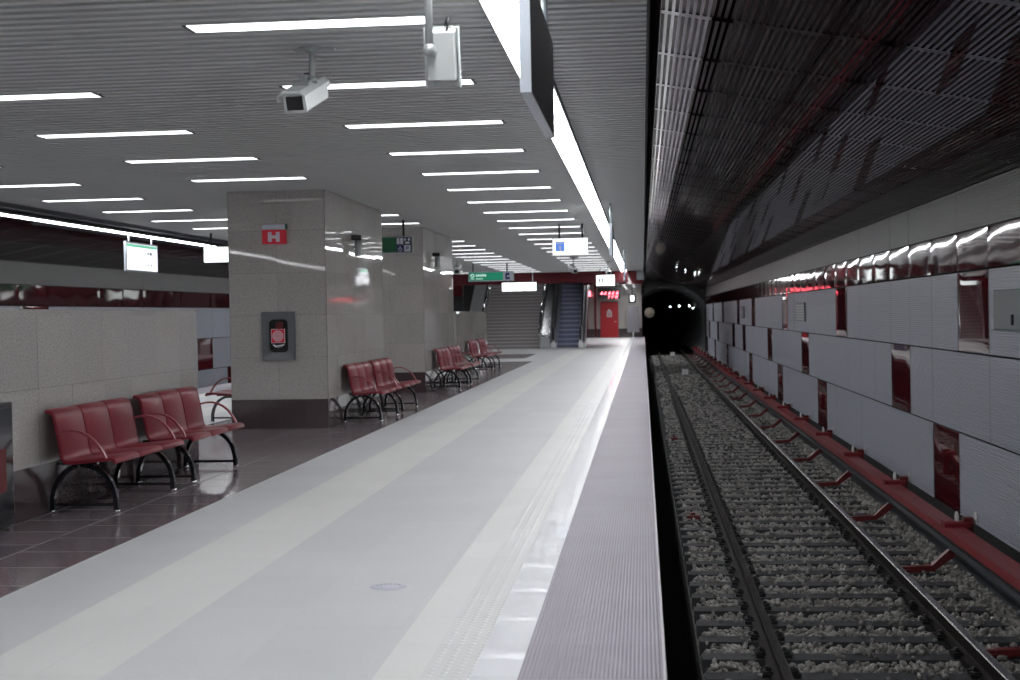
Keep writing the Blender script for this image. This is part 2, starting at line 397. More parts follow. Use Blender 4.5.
# ------------------------------------------------------------------ track walls
def track_wall(sgn):
    g = (lambda x: x) if sgn > 0 else mx
    nm = 'wall_right' if sgn > 0 else 'wall_left'
    b = MB(); b.box(g(WALLX+.06), g(WALLX+.3), Y0, 92, -1.3, 3.1, 'void'); root = struct(b.build(nm))
    rows = [(.985, 1.973), (-.02, .985), (-1.06, -.02)]
    mods = [[0, 7, 14, 21, 26, 33, 39], [3, 11, 17, 24, 28, 36, 42], [1, 9, 15, 22, 31, 38, 44]]
    mods = [m_+[k-7 for k in (0,)]+[-14] for m_ in mods]
    if sgn < 0: mods = [[2, 9, 20, 30], [0, 6, 12, 17, 25, 33], [4, 10, 19, 28]]
    rnd = random.Random(11)
    lo_k, hi_k = -16, 46
    for r, (za, zb) in enumerate(rows + [(2.454, 2.985)]):
        b = MB(); mt = 'upper_rib' if r == 3 else 'white_rib'
        n = int((zb-za-.02)/.03); ph = (zb-za-.02)/n
        for k in range(lo_k, hi_k):
            if r < 3 and k in mods[r]: continue
            ya, yb = 16.5+1.6*k+.003, 16.5+1.6*(k+1)-.003
            if yb > Y1 or ya < Y0: continue
            t1, t2 = rnd.uniform(-.002, .002), rnd.uniform(-.002, .002); pr = [(0.0, za+.01)]
            for i in range(n):
                z = za+.01+i*ph; pr += [(.0, z+ph*.5), (.013, z+ph*.65), (.013, z+ph*.9), (.0, z+ph)]
            vs = [(g(WALLX+t1+d), ya, z) for d, z in pr] + [(g(WALLX+t2+d), yb, z) for d, z in pr]; q = len(pr)
            b.mesh(vs, [(i, i+1, q+i+1, q+i) for i in range(q-1)], mt)
        b.build('ribbed_cladding_row', root, fix=False)
        if r < 3:
            for k in mods[r]:
                ya, yb = 16.5+1.6*k+.02, 16.5+1.6*(k+1)-.02
                if yb > Y1 or ya < Y0: continue
                b = MB(); t1 = rnd.uniform(-.004, .004); N = 10; vs = []; fs = []
                for i in range(N+1):
                    for j in range(N+1):
                        u, v = i/N, j/N; e = min(u, 1-u, .12)/.12; e2 = min(v, 1-v, .12)/.12
                        d = -.004*(1-(1-e)**2)*(1-(1-e2)**2)
                        vs.append((g(WALLX-.002+t1*u+d+.006), ya+(yb-ya)*u, za+.012+(zb-za-.024)*v))
                for i in range(N):
                    for j in range(N): a = i*(N+1)+j; fs.append((a, a+1, a+N+2, a+N+1))
                b.mesh(vs, fs, 'maroon', True); b.box(g(WALLX+.012), g(WALLX+.03), ya-.02, yb+.02, za, zb, 'void')
                b.build('maroon_panel', root, fix=False)
    # bulging glossy band
    b = MB()
    for k in range(lo_k, hi_k):
        ya, yb = 16.5+1.6*k+.004, 16.5+1.6*(k+1)-.004
        if yb > Y1 or ya < Y0: continue
        N, K = 16, 8; vs = []; fs = []; t1, t2, w1 = rnd.uniform(-.0012, .0012), rnd.uniform(-.0015, .0015), rnd.uniform(.5, 1.2)
        for i in range(N+1):
            for j in range(K+1):
                u, v = i/N, j/K; e = min(u, 1-u)
                d = -.0030*w1*(1-math.exp(-e/.10)) + t1*(v-.5) + t2*(u-.5)*.5 + .0005*math.sin(u*7+k)*math.sin(v*4+k)
                vs.append((g(WALLX+d), ya+(yb-ya)*u, 1.985+(2.445-1.985)*v))
        for i in range(N):
            for j in range(K): a = i*(K+1)+j; fs.append((a, a+1, a+K+2, a+K+1))
        b.mesh(vs, fs, 'maroon_band', True)
    b.build('glossy_band', root, fix=False)
    return root
wr = track_wall(1); wl = track_wall(-1)
b = MB(); b.box(mx(WALLX)-.3, WALLX+.3, Y0-.3, Y0, -1.4, 4.2, 'granite'); struct(b.build('wall_back'))

# ------------------------------------------------------------------ stone faces: slabs, each a hair out of plane
def slabs(b, axis, c, nrm, u0, u1, z0, z1, mt, su=.65, sz=.685, zoff=.3, tilt=.0012, rnd=random.Random(5)):
    nz = max(1, round((z1-z0)/sz)); nu = max(1, round((u1-u0)/su)); dz = (z1-z0)/nz; du = (u1-u0)/nu
    for i in range(nu):
        for j in range(nz):
            a0, a1 = u0+i*du+.001, u0+(i+1)*du-.001; b0, b1 = z0+j*dz+.001, z0+(j+1)*dz-.001
            t = [rnd.uniform(-tilt, tilt) for _ in range(2)]; pts = []
            for (u, v, d) in ((a0, b0, t[0]+t[1]), (a1, b0, -t[0]+t[1]), (a1, b1, -t[0]-t[1]), (a0, b1, t[0]-t[1])):
                o_ = c + nrm*(.004+d)
                pts.append((o_, u, v) if axis == 'x' else (u, o_, v))
            b.face(pts, mt)
def stone_block(root, x0, x1, y0, y1, ztop, zpl=.41):
    b = MB(); b.box(x0, x1, y0, y1, 0, ztop, 'concrete')
    b.build('core', root)
    for nm, za, zb, mt, sz in (('granite_facing', zpl, ztop, 'granite', .60), ('maroon_plinth', 0.001, zpl, 'plinth', .5)):
        b = MB()
        slabs(b, 'x', x1, 1, y0, y1, za, zb, mt, sz=sz); slabs(b, 'x', x0, -1, y0, y1, za, zb, mt, sz=sz)
        slabs(b, 'y', y0, -1, x0, x1, za, zb, mt, sz=sz); slabs(b, 'y', y1, 1, x0, x1, za, zb, mt, sz=sz)
        if mt == 'granite' and ztop < 3: b.box(x0-.006, x1+.006, y0-.006, y1+.006, ztop-.002, ztop+.02, 'granite')
        b.build(nm, root, fix=False)
PXL, PXR = -5.865, -4.465
for k, (ya, yb, lb) in enumerate(((19.75, 24.15, 'near square grey granite pillar carrying a red H sign and hydrant niche'), (28.75, 33.25, 'second grey granite pillar, behind the near one, beside the green sign'))):
    t = thing('granite_pillar', lb, 'pillar', (0, 0, 0)); stone_block(t, PXL, PXR, ya, yb, CEIL+.03)
PARX = -4.885
for k, (ya, yb, lb) in enumerate(((9.0, 15.15, 'low grey granite stairwell wall behind the two nearest red benches'), (37.0, 44.2, 'far low grey granite block wall behind the farthest red benches'))):
    t = thing('stairwell_parapet', lb, 'low wall'); stone_block(t, mx(PARX)+.0, PARX, ya, yb, 1.65)

# dark cabinet at the left frame edge, standing before the granite wall
t = thing('floor_cabinet', 'tall black cabinet before the low granite wall at the left picture edge', 'cabinet', (-4.98, 9.9, 0))
b = MB(); b.box(-.28, .19, -.5, .47, .03, .965, 'black', .008); b.build('body', t)
b = MB(); b.box(.19, .205, -.46, .43, .08, .93, 'black_metal', .004); b.build('door', t)
b = MB(); b.box(.205, .21, -.40, .30, .30, .62, 'third_red_dark'); b.build('red_sticker', t)
b = MB()
for sx in (-.22, .17):
    for sy in (-.44, .44): b = MB(); b.cyl((sx, sy, 0), (sx, sy, .05), .018, 'chrome', 10); b.build('foot', t)

# ------------------------------------------------------------------ light lines and lamps
def light_line(label, x0, x1, z, y0, y1):
    t = thing('light_line', label, 'ceiling light', ((x0+x1)/2, y0, z)); L = y1-y0; w_ = (x1-x0)/2
    b = MB(); n = int(L/1.2)
    for i in range(n):
        a, c = L*i/n, L*(i+1)/n; b.box(-w_, w_, a+.001, c-.001, -.02, .03, 'strip')
    b.build('diffuser', t)
    b = MB(); b.box(-w_-.02, w_+.02, 0, L, .03, .05, 'soffit'); b.box(-w_-.02, -w_-.004, 0, L, -.012, .05, 'soffit'); b.box(w_+.004, w_+.02, 0, L, -.012, .05, 'soffit'); b.build('housing', t)
light_line('long continuous white light line along the right platform edge', -.895, -.685, CEIL-.012, Y0+.2, 62.2)
light_line('thin continuous white light line along the far left track side', -10.46, -10.27, CEIL-.02, Y0+.2, 62.2)
def ceiling_lamp():
    t = thing('ceiling_lamp', 'x', 'ceiling light', (0, 0, CEIL))
    b = MB(); b.box(-.745, .745, -.105, .105, -.004, .03, 'lamp', .002); b.build('diffuser', t)
    b = MB(); b.box(-.772, -.745, -.11, .11, -.006, .03, 'black', .002); b.build('end_cap', t)
    b = MB(); b.box(.745, .772, -.11, .11, -.006, .03, 'black', .002); b.build('end_cap', t)
    return t
lamp0 = ceiling_lamp(); first = True
cols = [(-2.04, 'right column'), (-5.075, 'middle column'), (-8.11, 'left column')]
for ci, (cx, cn) in enumerate(cols):
    k_seen = 0; firstvis = {0: 8.0, 1: 10.0, 2: 12.0}[ci]
    for k in range(-9, 23):
        y = 8.69+2.35*k
        if y < Y0+.3 or y > YF-.5: continue
        if ci == 1 and any(ya-.15 < y < yb+.15 for ya, yb in ((19.75, 24.15), (28.75, 33.25))): continue
        if y > firstvis: k_seen += 1; lb = f'white ceiling lamp, {ORD[k_seen]} from the near end of the {cn}'
        else: lb = f'white ceiling lamp behind the camera in the {cn.split(",")[0]}'
        if first: o = lamp0; o.location = (cx, y, CEIL); first = False
        else: o = dup(lamp0, (cx, y, CEIL))
        o['label'] = lb; o['group'] = f'ceiling lamps of the {cn.split(",")[0]}'

# ------------------------------------------------------------------ benches
def seat_profile():
    top = [(.535, .415), (.53, .443), (.512, .458), (.48, .463), (.40, .457), (.30, .447), (.20, .438), (.14, .434), (.112, .440), (.098, .46), (.088, .50), (.074, .60), (.055, .71), (.038, .80), (.026, .838), (.008, .864), (-.020, .880), (-.05, .884)]
    top = [(u, v if v < .47 else .47+(v-.47)*.935) for u, v in top]
    P = [Vector((u, v)) for u, v in top]; off = []
    for i, p in enumerate(P):
        t_ = (P[min(i+1, len(P)-1)]-P[max(i-1, 0)]).normalized(); nrm = Vector((t_.y, -t_.x)); off.append(p - nrm*.024 if False else p + Vector((-t_.y, t_.x))*-.0 + Vector((t_.y*-1, t_.x))*0)
    low = []
    for i, p in enumerate(P):
        t_ = (P[min(i+1, len(P)-1)]-P[max(i-1, 0)]).normalized()
        low.append(p + Vector((-t_.y, t_.x)) * .026)     # left of travel = below and behind
    return [tuple(p) for p in P], [tuple(p) for p in low]
def make_bench(name='waiting_bench'):
    t = thing(name, 'x', 'bench'); W = .575; P, Lw = seat_profile()
    for k in range(3):
        b = MB(); y0, y1 = (k-1.5)*W+.008, (k-.5)*W-.008; n = len(P)
        # shell with a small rolled rim at both sides
        def ring(y, d):
            return [(u, y, v) for u, v in P] + [(u, y, v) for u, v in reversed(Lw)]
        cols_ = [y0, y0+.012, y1-.012, y1]; vs = []; m2 = 2*n
        for ci, y in enumerate(cols_):
            for i, (u, v) in enumerate(P):
                e = .006 if ci in (0, 3) else 0
                vs.append((u+(Lw[i][0]-u)*e/.026, y, v+(Lw[i][1]-v)*e/.026))
            for (u, v) in reversed(Lw): vs.append((u, y, v))
        fs = [(c*m2+i, c*m2+(i+1) % m2, (c+1)*m2+(i+1) % m2, (c+1)*m2+i) for c in range(3) for i in range(m2)]
        fs += [tuple(range(m2)), tuple(3*m2+i for i in range(m2-1, -1, -1))]
        b.mesh(vs, fs, 'seat_red', False)
        o = b.build('seat', t)
        for p_ in o.data.polygons: p_.use_smooth = len(p_.vertices) == 4 and abs(p_.normal.y) < .5
    for s_ in (-1, 1):
        yy = s_*(1.5*W-.018); b = MB(); pts = []
        for i in range(15):
            a = i/14; u = .02+.40*a; v = .60+.085*math.sin(PI*min(1, a*1.12)*.62)*1.0 - .22*max(0, a-.35)**2/.42
            pts.append((u, yy, v))
        pts = [(.06, yy, .665), (.12, yy, .680), (.18, yy, .682), (.24, yy, .670), (.30, yy, .642), (.355, yy, .598), (.40, yy, .54), (.43, yy, .49), (.445, yy, .455)]
        # flat bar arm
        vs = []; fs = []
        for i, p in enumerate(pts):
            a = Vector(pts[max(i-1, 0)]); c = Vector(pts[min(i+1, len(pts)-1)]); tt = (c-a).normalized(); nn = Vector((-tt.z, 0, tt.x))
            for sy, sn in ((-1, 1), (1, 1), (1, -1), (-1, -1)): vs.append(Vector(p)+Vector((0, sy*.018, 0))+nn*sn*.009)
        for i in range(len(pts)-1):
            for k in range(4): fs.append((i*4+k, i*4+(k+1) % 4, i*4+4+(k+1) % 4, i*4+4+k))
        fs += [(0, 1, 2, 3), tuple((len(pts)-1)*4+k for k in (3, 2, 1, 0))]
        b.mesh(vs, fs, 'arm_red'); b.build('armrest', t)
    for s_ in (-1, 1):
        yy = s_*.70; b = MB(); pts = []
        for i in range(17):
            a = PI*i/16; pts.append((.20-.27*math.cos(a), yy, .035+.355*math.sin(a)**.85 if 0 < i < 16 else .02))
        vs = []; fs = []
        for i, p in enumerate(pts):
            a = Vector(pts[max(i-1, 0)]); c = Vector(pts[min(i+1, len(pts)-1)]); tt = (c-a).normalized(); nn = Vector((-tt.z, 0, tt.x))
            for sy, sn in ((-1, 1), (1, 1), (1, -1), (-1, -1)): vs.append(Vector(p)+Vector((0, sy*.024, 0))+nn*sn*.019)
        for i in range(len(pts)-1):
            for k in range(4): fs.append((i*4+k, i*4+(k+1) % 4, i*4+4+(k+1) % 4, i*4+4+k))
        fs += [(0, 1, 2, 3), tuple((len(pts)-1)*4+k for k in (3, 2, 1, 0))]
        b.mesh(vs, fs, 'black_metal')
        b.box(-.05, .45, yy-.014, yy+.014, .055, .08, 'black_metal', .004)
        lg = b.build('leg', t)
        for u in (-.07, .47):
            b = MB(); b.cyl((u, yy, 0), (u, yy, .022), .028, 'chrome', 14); b.build('foot', lg)
    b = MB(); b.box(.14, .20, -.80, .80, .375, .425, 'black_metal', .006)
    for yy in (-.80, -.28, .28, .80): b.box(.02, .36, yy-.02, yy+.02, .405, .428, 'black_metal')
    b.build('beam', t)
    return t
bench = make_bench()
BP = [(-4.775, 11.89, 0, 'nearest dark red three-seat metal bench against the granite wall, at far left'),
      (-4.775, 13.88, 0, 'second dark red three-seat bench against the granite wall, just beyond the nearest'),
      (-4.365, 21.42, 0, 'dark red three-seat bench at the near pillar side, the nearer of its pair'),
      (-4.365, 23.32, 0, 'dark red three-seat bench at the near pillar side, the farther of its pair'),
      (-4.355, 30.45, 0, 'dark red bench at the second pillar, the nearer of its pair'),
      (-4.355, 32.40, 0, 'dark red bench at the second pillar, the farther of its pair'),
      (-4.775, 39.40, 0, 'dark red bench by the far low granite wall, the nearer of its pair'),
      (-4.775, 41.60, 0, 'dark red bench by the far low granite wall, the farthest bench of all'),
      (-6.09, 21.75, PI, 'dark red bench facing left, half hidden behind the near pillar')]
for i, (x, y, rz, lb) in enumerate(BP):
    if i == 0: o = bench; o.location = (x, y, 0); o['label'] = lb
    else: o = dup(bench, (x, y, 0), rz, lb)
    o['group'] = 'red waiting benches on the platform'

# ------------------------------------------------------------------ track
RX1, RX2, RTOP = .965, 2.47, -1.01; TX = (RX1+RX2)/2
def rail(x, label):
    p = [(-.075, -.16), (.075, -.16), (.075, -.148), (.02, -.135), (.009, -.125), (.009, -.045), (.034, -.035), (.036, -.008), (.028, 0), (-.028, 0), (-.036, -.008), (-.034, -.035), (-.009, -.045), (-.009, -.125), (-.02, -.135), (-.075, -.148)]
    b = MB(); vs = [(u, 0, v) for u, v in p] + [(u, 130, v) for u, v in p]; n = len(p)
    for i in range(n):
        top = i in (7, 8, 9); b.mesh([vs[i], vs[(i+1) % n], vs[n+(i+1) % n], vs[n+i]], [(0, 1, 2, 3)], 'rail_top' if top else 'rail_side')
    b.face([vs[i] for i in range(n)], 'rail_side')
    o = b.build('running_rail'); o.location = (x, Y0+2, RTOP); tag(o, label, 'rail')
rail(RX1, 'steel running rail nearer the platform'); rail(RX2, 'steel running rail nearer the white panelled wall')
def make_sleeper():
    t = thing('railway_sleeper', 'x', 'sleeper', (TX, 10.63, RTOP-.165))
    b = MB(); b.prism([(-.13, -.16), (.13, -.16), (.105, 0), (-.105, 0)], 'x', -1.3, 1.3, 'sleeper'); b.build('beam', t)
    for rx in (RX1, RX2):
        for s_ in (-1, 1):
            b = MB(); cx = rx-TX+s_*.085
            b.box(cx-.012+s_*.035, cx+.028+s_*.035 if s_ > 0 else cx+.012+s_*.035, -.07, .07, 0, .035, 'black', .006)
            b.box(cx-.03, cx+.03, -.05, .05, -.001, .022, 'black', .005)
            b.tube([(cx-s_*.03, -.05, .035), (cx+s_*.02, -.06, .045), (cx+s_*.05, -.03, .04), (cx+s_*.0, 0, .055), (cx+s_*.05, .03, .04), (cx+s_*.02, .06, .045), (cx-s_*.03, .05, .035)], .010, 'black', 6)
            b.cyl((cx+s_*.01, 0, .02), (cx+s_*.01, 0, .075), .016, 'black', 8)
            b.build('rail_clip', t)
    return t
sl0 = make_sleeper()
slp = bpy.data.objects.new('railway_sleeper', sl0.children[0].data.copy())
ARM0, ARMP = 11.23, 3.6
k = 0
for i in range(0, 133):
    y = 10.03+.6*i; arm = abs(((y-ARM0+1.8) % ARMP)-1.8) < .05
    if i == 0: o = sl0; o.location = (TX, y, RTOP-.165)
    elif y < 45: o = dup(sl0, (TX, y, RTOP-.165))
    else:
        o = slp if k == 0 else slp.copy(); k += 1; C.objects.link(o); o.location = (TX, y, RTOP-.165); o['category'] = 'sleeper'
    if arm: o['label'] = 'dark concrete sleeper with a red third-rail bracket bolted to its wall-side end'; o['group'] = 'sleepers carrying third-rail brackets'
    else: o['label'] = 'dark concrete sleeper lying in the ballast without any red bracket'; o['group'] = 'plain sleepers of the track'

# ballast: bed plus loose stones
def ballast():
    b = MB()
    b.face([(.47, Y0+.05, -1.235), (3.42, Y0+.05, -1.235), (3.42, 92, -1.235), (.47, 92, -1.235)], 'ballast_base')
    b.face([(.47, Y0, -1.235), (.47, 92, -1.235), (.40, 92, -1.31), (.40, Y0, -1.31)], 'ballast_base'); b.face([(3.42, Y0, -1.235), (3.42, 92, -1.235), (3.5, 92, -1.31), (3.5, Y0, -1.31)], 'ballast_base')
    base = b.build('ballast', fix=False); tag(base, 'grey crushed stone ballast filling the trackbed between the sleepers', 'ballast', kind='stuff')
    rng = np.random.default_rng(4)
    phi = (1+5**.5)/2
    ico = np.array([(-1, phi, 0), (1, phi, 0), (-1, -phi, 0), (1, -phi, 0), (0, -1, phi), (0, 1, phi), (0, -1, -phi), (0, 1, -phi), (phi, 0, -1), (phi, 0, 1), (-phi, 0, -1), (-phi, 0, 1)])/1.9
    tri = np.array([(0, 11, 5), (0, 5, 1), (0, 1, 7), (0, 7, 10), (0, 10, 11), (1, 5, 9), (5, 11, 4), (11, 10, 2), (10, 7, 6), (7, 1, 8), (3, 9, 4), (3, 4, 2), (3, 2, 6), (3, 6, 8), (3, 8, 9), (4, 9, 5), (2, 4, 11), (6, 2, 10), (8, 6, 7), (9, 8, 1)])
    def field(y0, y1, dens, r0, r1):
        n = int((y1-y0)*2.95*dens); x = rng.uniform(.46, 3.42, n); y = rng.uniform(y0, y1, n)
        d = np.abs(((y-10.03+.3) % .6)-.3); onsl = (x > TX-1.32) & (x < TX+1.32) & (d < .125)
        keep = ~onsl | (rng.random(n) < .035); keep &= ~((np.abs(x-RX1) < .11) | (np.abs(x-RX2) < .11)) 
        x, y, onsl, d = x[keep], y[keep], onsl[keep], d[keep]; n = len(x)
        z = np.where(onsl, -1.16, -1.235+rng.uniform(.0, .055, n) + .0*d) - np.where((x > 3.32) | (x < .5), .03, 0)
        r = rng.uniform(r0, r1, n)
        return x, y, z, r
    parts = [field(9.3, 16, 900, .013, .028), field(16, 26, 560, .015, .032), field(26, 42, 260, .022, .038), field(42, 90, 90, .03, .05)]
    x, y, z, r = (np.concatenate([p[i] for p in parts]) for i in range(4)); n = len(x)
    V = ico[None] * (r[:, None, None]) * rng.uniform(.65, 1.3, (n, 12, 1)) * rng.uniform(.7, 1.35, (n, 1, 3))
    V = V + np.stack([x, y, z], 1)[:, None, :]; F = tri[None] + (np.arange(n)*12)[:, None, None]
    me = bpy.data.meshes.new('loose_stones'); me.vertices.add(n*12); me.vertices.foreach_set('co', V.reshape(-1).astype(np.float32))
    nf = n*20; me.loops.add(nf*3); me.loops.foreach_set('vertex_index', F.reshape(-1).astype(np.int32))
    me.polygons.add(nf); me.polygons.foreach_set('loop_start', (np.arange(nf)*3).astype(np.int32)); me.update(calc_edges=True)
    me.materials.append(M['stone_a']); o = bpy.data.objects.new('loose_stones', me); C.objects.link(o); o.parent = base; o['kind'] = 'stuff'
ballast()

# third rail: red cover over a dark conductor rail, brackets with arm, riser and insulator
T3X, T3T = 3.12, -.70
t = thing('third_rail', 'long dark conductor rail under a red protective cover beside the right wall', 'third rail', (T3X, Y0+1, RTOP))
b = MB(); zt = T3T-RTOP
b.prism([(-.115, zt-.075), (-.10, zt), (.10, zt), (.115, zt-.075), (.10, zt-.075), (.088, zt-.014), (-.088, zt-.014), (-.10, zt-.075)], 'y', 0, 101, 'third_red'); b.build('red_cover', t)
b = MB(); b.prism([(-.045, zt-.05), (.045, zt-.05), (.04, zt-.09), (.012, zt-.10), (.012, zt-.19), (.06, zt-.20), (.06, zt-.22), (-.06, zt-.22), (-.06, zt-.20), (-.012, zt-.19), (-.012, zt-.10), (-.04, zt-.09)], 'y', 0, 101, 'cond'); b.build('conductor_rail', t)
t2 = thing('cable_trough', 'dark grey cable trough running along the ballast under the red third rail cover', 'cable trough', (3.36, Y0+1, -1.3))
b = MB(); b.box(-.1, .12, 0, 101, 0, .20, 'cond', .01); b.build('trough', t2)
b = MB(); b.box(-.105, .125, 0, 101, .20, .225, 'cond', .008); b.build('lid', t2)
def make_bracket():
    t = thing('third_rail_bracket', 'x', 'bracket', (2.62, ARM0, -1.17))
    b = MB()
    b.box(-.10, .17, -.05, .05, 0, .03, 'third_red_dark', .006); b.box(-.06, .10, -.035, .035, .03, .055, 'third_red_dark', .01)
    b.prism([(.05, .012), (.30, .012), (.42, .10), (.56, .20), (.56, .27), (.50, .27), (.38, .165), (.28, .07), (.05, .06)], 'y', -.045, .045, 'third_red_dark'); b.build('arm', t)
    b = MB(); b.box(.60, .70, -.03, .03, .16, .50, 'third_red_dark', .006); b.box(.55, .63, -.05, .05, .16, .235, 'third_red_dark', .006); b.build('riser', t)
    b = MB(); b.prism([(-.10, .470), (.10, .470), (.10, .51), (.05, .525), (-.05, .525), (-.10, .51)], 'x', .40, .66, 'third_red'); b.box(.60, .70, -.06, .06, .44, .56, 'third_red_dark', .01); b.build('clamp', t)
    for xx in (.535, .725):
        b = MB(); b.sphere((xx+.006, 0, .555), .068, 'insulator', (.28, 1, 1), 16); b.build('insulator_disc', t)
    return t
br = make_bracket(); k = 0; y = ARM0
while y < 88:
    k += 1; o = br if k == 1 else dup(br, (2.62, y, -1.17))
    lb = f'red third-rail bracket arm, {ORD[k]} from the bottom right corner' if k < 23 else 'x'
    o['label'] = lb; o['group'] = 'red third-rail brackets along the track'; y += ARMP
for y, lb in ((18.7, 'small red clamp beside the left rail, the nearer one'), (30.3, 'small red clamp beside the left rail, the farther one')):
    t = thing('rail_clamp', lb, 'clamp', (.60, y, -1.175)); b = MB(); b.box(-.07, .10, -.045, .045, 0, .05, 'third_red_dark', .01); b.build('body', t)
    b = MB(); b.box(-.02, .04, -.03, .03, .05, .085, 'third_red_dark', .01); b.build('bolt', t)
for y, lb in ((59.9, 'small white marker plate between the rails, the nearer one'), (85.4, 'small white marker plate between the rails, by the tunnel mouth')):
    t = thing('track_marker', lb, 'marker', (1.72, y, -1.24)); b = MB(); b.box(-.13, .13, -.01, .01, .14, .37, 'marker_white', .004); b.build('plate', t)
    b = MB(); b.box(-.012, .012, -.012, -.0105, .16, .35, 'ink_grey'); b.build('stripe', t); b = MB(); b.box(-.02, .02, -.02, .02, 0, .15, 'concrete'); b.build('post', t)

# things on the right wall
t = thing('wall_cabinet', 'flat grey electrical cabinet on the white wall at the right frame edge', 'cabinet', (WALLX, 15.25, 1.50))
b = MB(); b.box(-.03, .0, -.85, .85, -.21, .21, 'cabinet_grey', .006); b.build('door', t); b = MB(); b.box(-.036, -.03, -.86, .86, -.22, .22, 'green_edge'); b.build('frame', t)
t.children[0].location.x = -.012
b = MB(); b.box(-.055, -.03, -.0, .05, -.16, -.05, 'black', .004); o = b.build('handle', t); o.location.x = -.01
for (ya, yb, lb) in ((34.4, 36.8, 'grey louvred vent on the white wall, the nearer one'), (55.1, 57.2, 'grey louvred vent on the white wall, the farther one')):
    t = thing('wall_vent', lb, 'vent', (WALLX, (ya+yb)/2, 1.48)); w_ = (yb-ya)/2*.8
    b = MB(); b.box(-.03, 0, -w_, w_, -.23, .23, 'cabinet_grey', .005); b.build('frame', t)
    for q in range(6): b = MB(); b.box(-.04, -.02, -w_+.05, w_-.05, -.19+q*.066, -.15+q*.066, 'ink_grey'); b.build('louvre', t)

# ------------------------------------------------------------------ tunnel and end of the track
def tunnel(sgn):
    g = TX if sgn > 0 else mx(TX); R = 2.75; cz = .55; N = 40; b = MB()
    def ringp(r, y, a): return (g + r*math.cos(a), y, cz + r*math.sin(a))
    for i in range(N):
        a, c = 2*PI*i/N, 2*PI*(i+1)/N
        for k in range(24):
            ya, yb = 91+k*2.0, 91+(k+1)*2.0
            b.face([ringp(R, ya+.0, a), ringp(R, ya, c), ringp(R, yb-.22, c), ringp(R, yb-.22, a)], 'tunnel')
            b.face([ringp(R, yb-.22, a), ringp(R, yb-.22, c), ringp(R-.20, yb-.2, c), ringp(R-.20, yb-.2, a)], 'ring')
            b.face([ringp(R-.20, yb-.2, a), ringp(R-.20, yb-.2, c), ringp(R-.20, yb, c), ringp(R-.20, yb, a)], 'ring')
        # portal wall
        x0, x1, z0, z1 = g-2.2*1.25, g+2.6, -1.45, 3.9
        def outp(a):
            dx, dz = math.cos(a), math.sin(a); t_ = 4.2; return (g+dx*t_, 91, cz+dz*t_)
        b.face([ringp(R, 91, a), ringp(R, 91, c), outp(c), outp(a)], 'tunnel')
    b.box(g-3, g+3, 138.5, 139, -3, 4, 'void')
    return struct(b.build('wall_tunnel', fix=False))
tunnel(1)
b = MB(); b.box(mx(WALLX)-.3, mx(EDGE), 91, 91.3, -1.4, 4.2, 'tunnel'); struct(b.build('wall_far'))
t = thing('tunnel_mirror', 'round beige disc on an arm at the tunnel mouth', 'mirror', (.42, 90.2, 1.52))
b = MB(); b.cyl((0, 0, 0), (0, .05, 0), .31, 'beige', 24); b.tube([(.31*math.cos(a*PI/12), -.01, .31*math.sin(a*PI/12)) for a in range(24)], .02, 'sign_frame', 6, closed=True); b.build('disc', t)
b = MB(); b.tube([(0, .05, 0), (-.1, .3, 0), (-.5, .5, .0)], .02, 'black', 6); b.build('arm', t)
for i, (x, z, lb) in enumerate(((1.9, 1.9, 'small white tunnel lamp, leftmost of four deep in the tunnel'), (2.55, 1.93, 'small white tunnel lamp, second from left deep in the tunnel'), (3.25, 1.93, 'small white tunnel lamp, third from left deep in the tunnel'), (3.5, 1.78, 'small white tunnel lamp, rightmost of four deep in the tunnel'))):
    t = thing('tunnel_lamp', lb, 'lamp', (x, 100, z), group='small lamps in the tunnel'); b = MB(); b.box(-.04, .04, 0, .05, -.03, .04, 'tunnel_light', .01); b.build('glass', t); b = MB(); b.box(-.05, .05, .05, .07, -.04, .05, 'black'); b.build('back_plate', t)
t = thing('tunnel_sign', 'dim grey round disc at the right of the tunnel mouth', 'sign', (3.35, 90.2, 1.95)); b = MB(); b.cyl((0, 0, 0), (0, .03, 0), .2, 'cabinet_grey', 20); b.build('disc', t); b = MB(); b.tube([(0, .03, 0), (.0, .3, .25), (.2, .8, .35)], .02, 'black', 6); b.build('arm', t)

# ------------------------------------------------------------------ end wall, fascia, stairs and escalators
b = MB(); b.box(-10.3, -.62, YF+.06, YF+.2, 2.90, CEIL+.3, 'fascia_red'); b.box(-2.6, .06, YF+.22, YF+.3, 2.80, CEIL+.3, 'maroon'); struct(b.build('trim_1'))
b = MB(); b.box(-.25, .08, YF+.05, YF+.21, 2.98, CEIL+.02, 'cabinet_grey'); struct(b.build('trim_2'))
b = MB(); b.box(-3.72, EDGE, YF+.3, Y1+.2, 3.42, 3.55, 'soffit'); struct(b.build('ceiling'))
light_line('bright diffuser line over the far end of the platform beyond the red band', -1.30, -1.10, 3.36, 70, 88)
light_line('short bright diffuser by the far platform end, near the edge', -.72, -.52, 3.36, 76, 88)
we = MB(); we.box(-3.72, EDGE-.15, Y1, Y1+.3, -.3, 3.45, 'granite'); wend = struct(we.build('wall_end'))
b = MB(); b.box(-3.72, EDGE-.15, Y1-.02, Y1, 0, .55, 'plinth'); struct(b.build('baseboard_end'))
b = MB(); b.box(-10.3, -2.62, 92, 92.3, -.3, 8, 'void'); b.box(-2.68, -2.60, 64.0, 82, 3.56, 8, 'kiosk'); b.box(-10.3, -10.1, 62.6, 92, -.4, 8, 'void'); b.box(-10.3, -3.72, YF+.3, 92, 7.6, 7.8, 'void'); b.box(-3.73, -3.6, 76, 92, 3.4, 8, 'void')
struct(b.build('wall_stairwell'))
t = thing('fire_door', 'bright red door with a white pictogram in the far end wall', 'door', (-2.12, Y1-.02, 0))
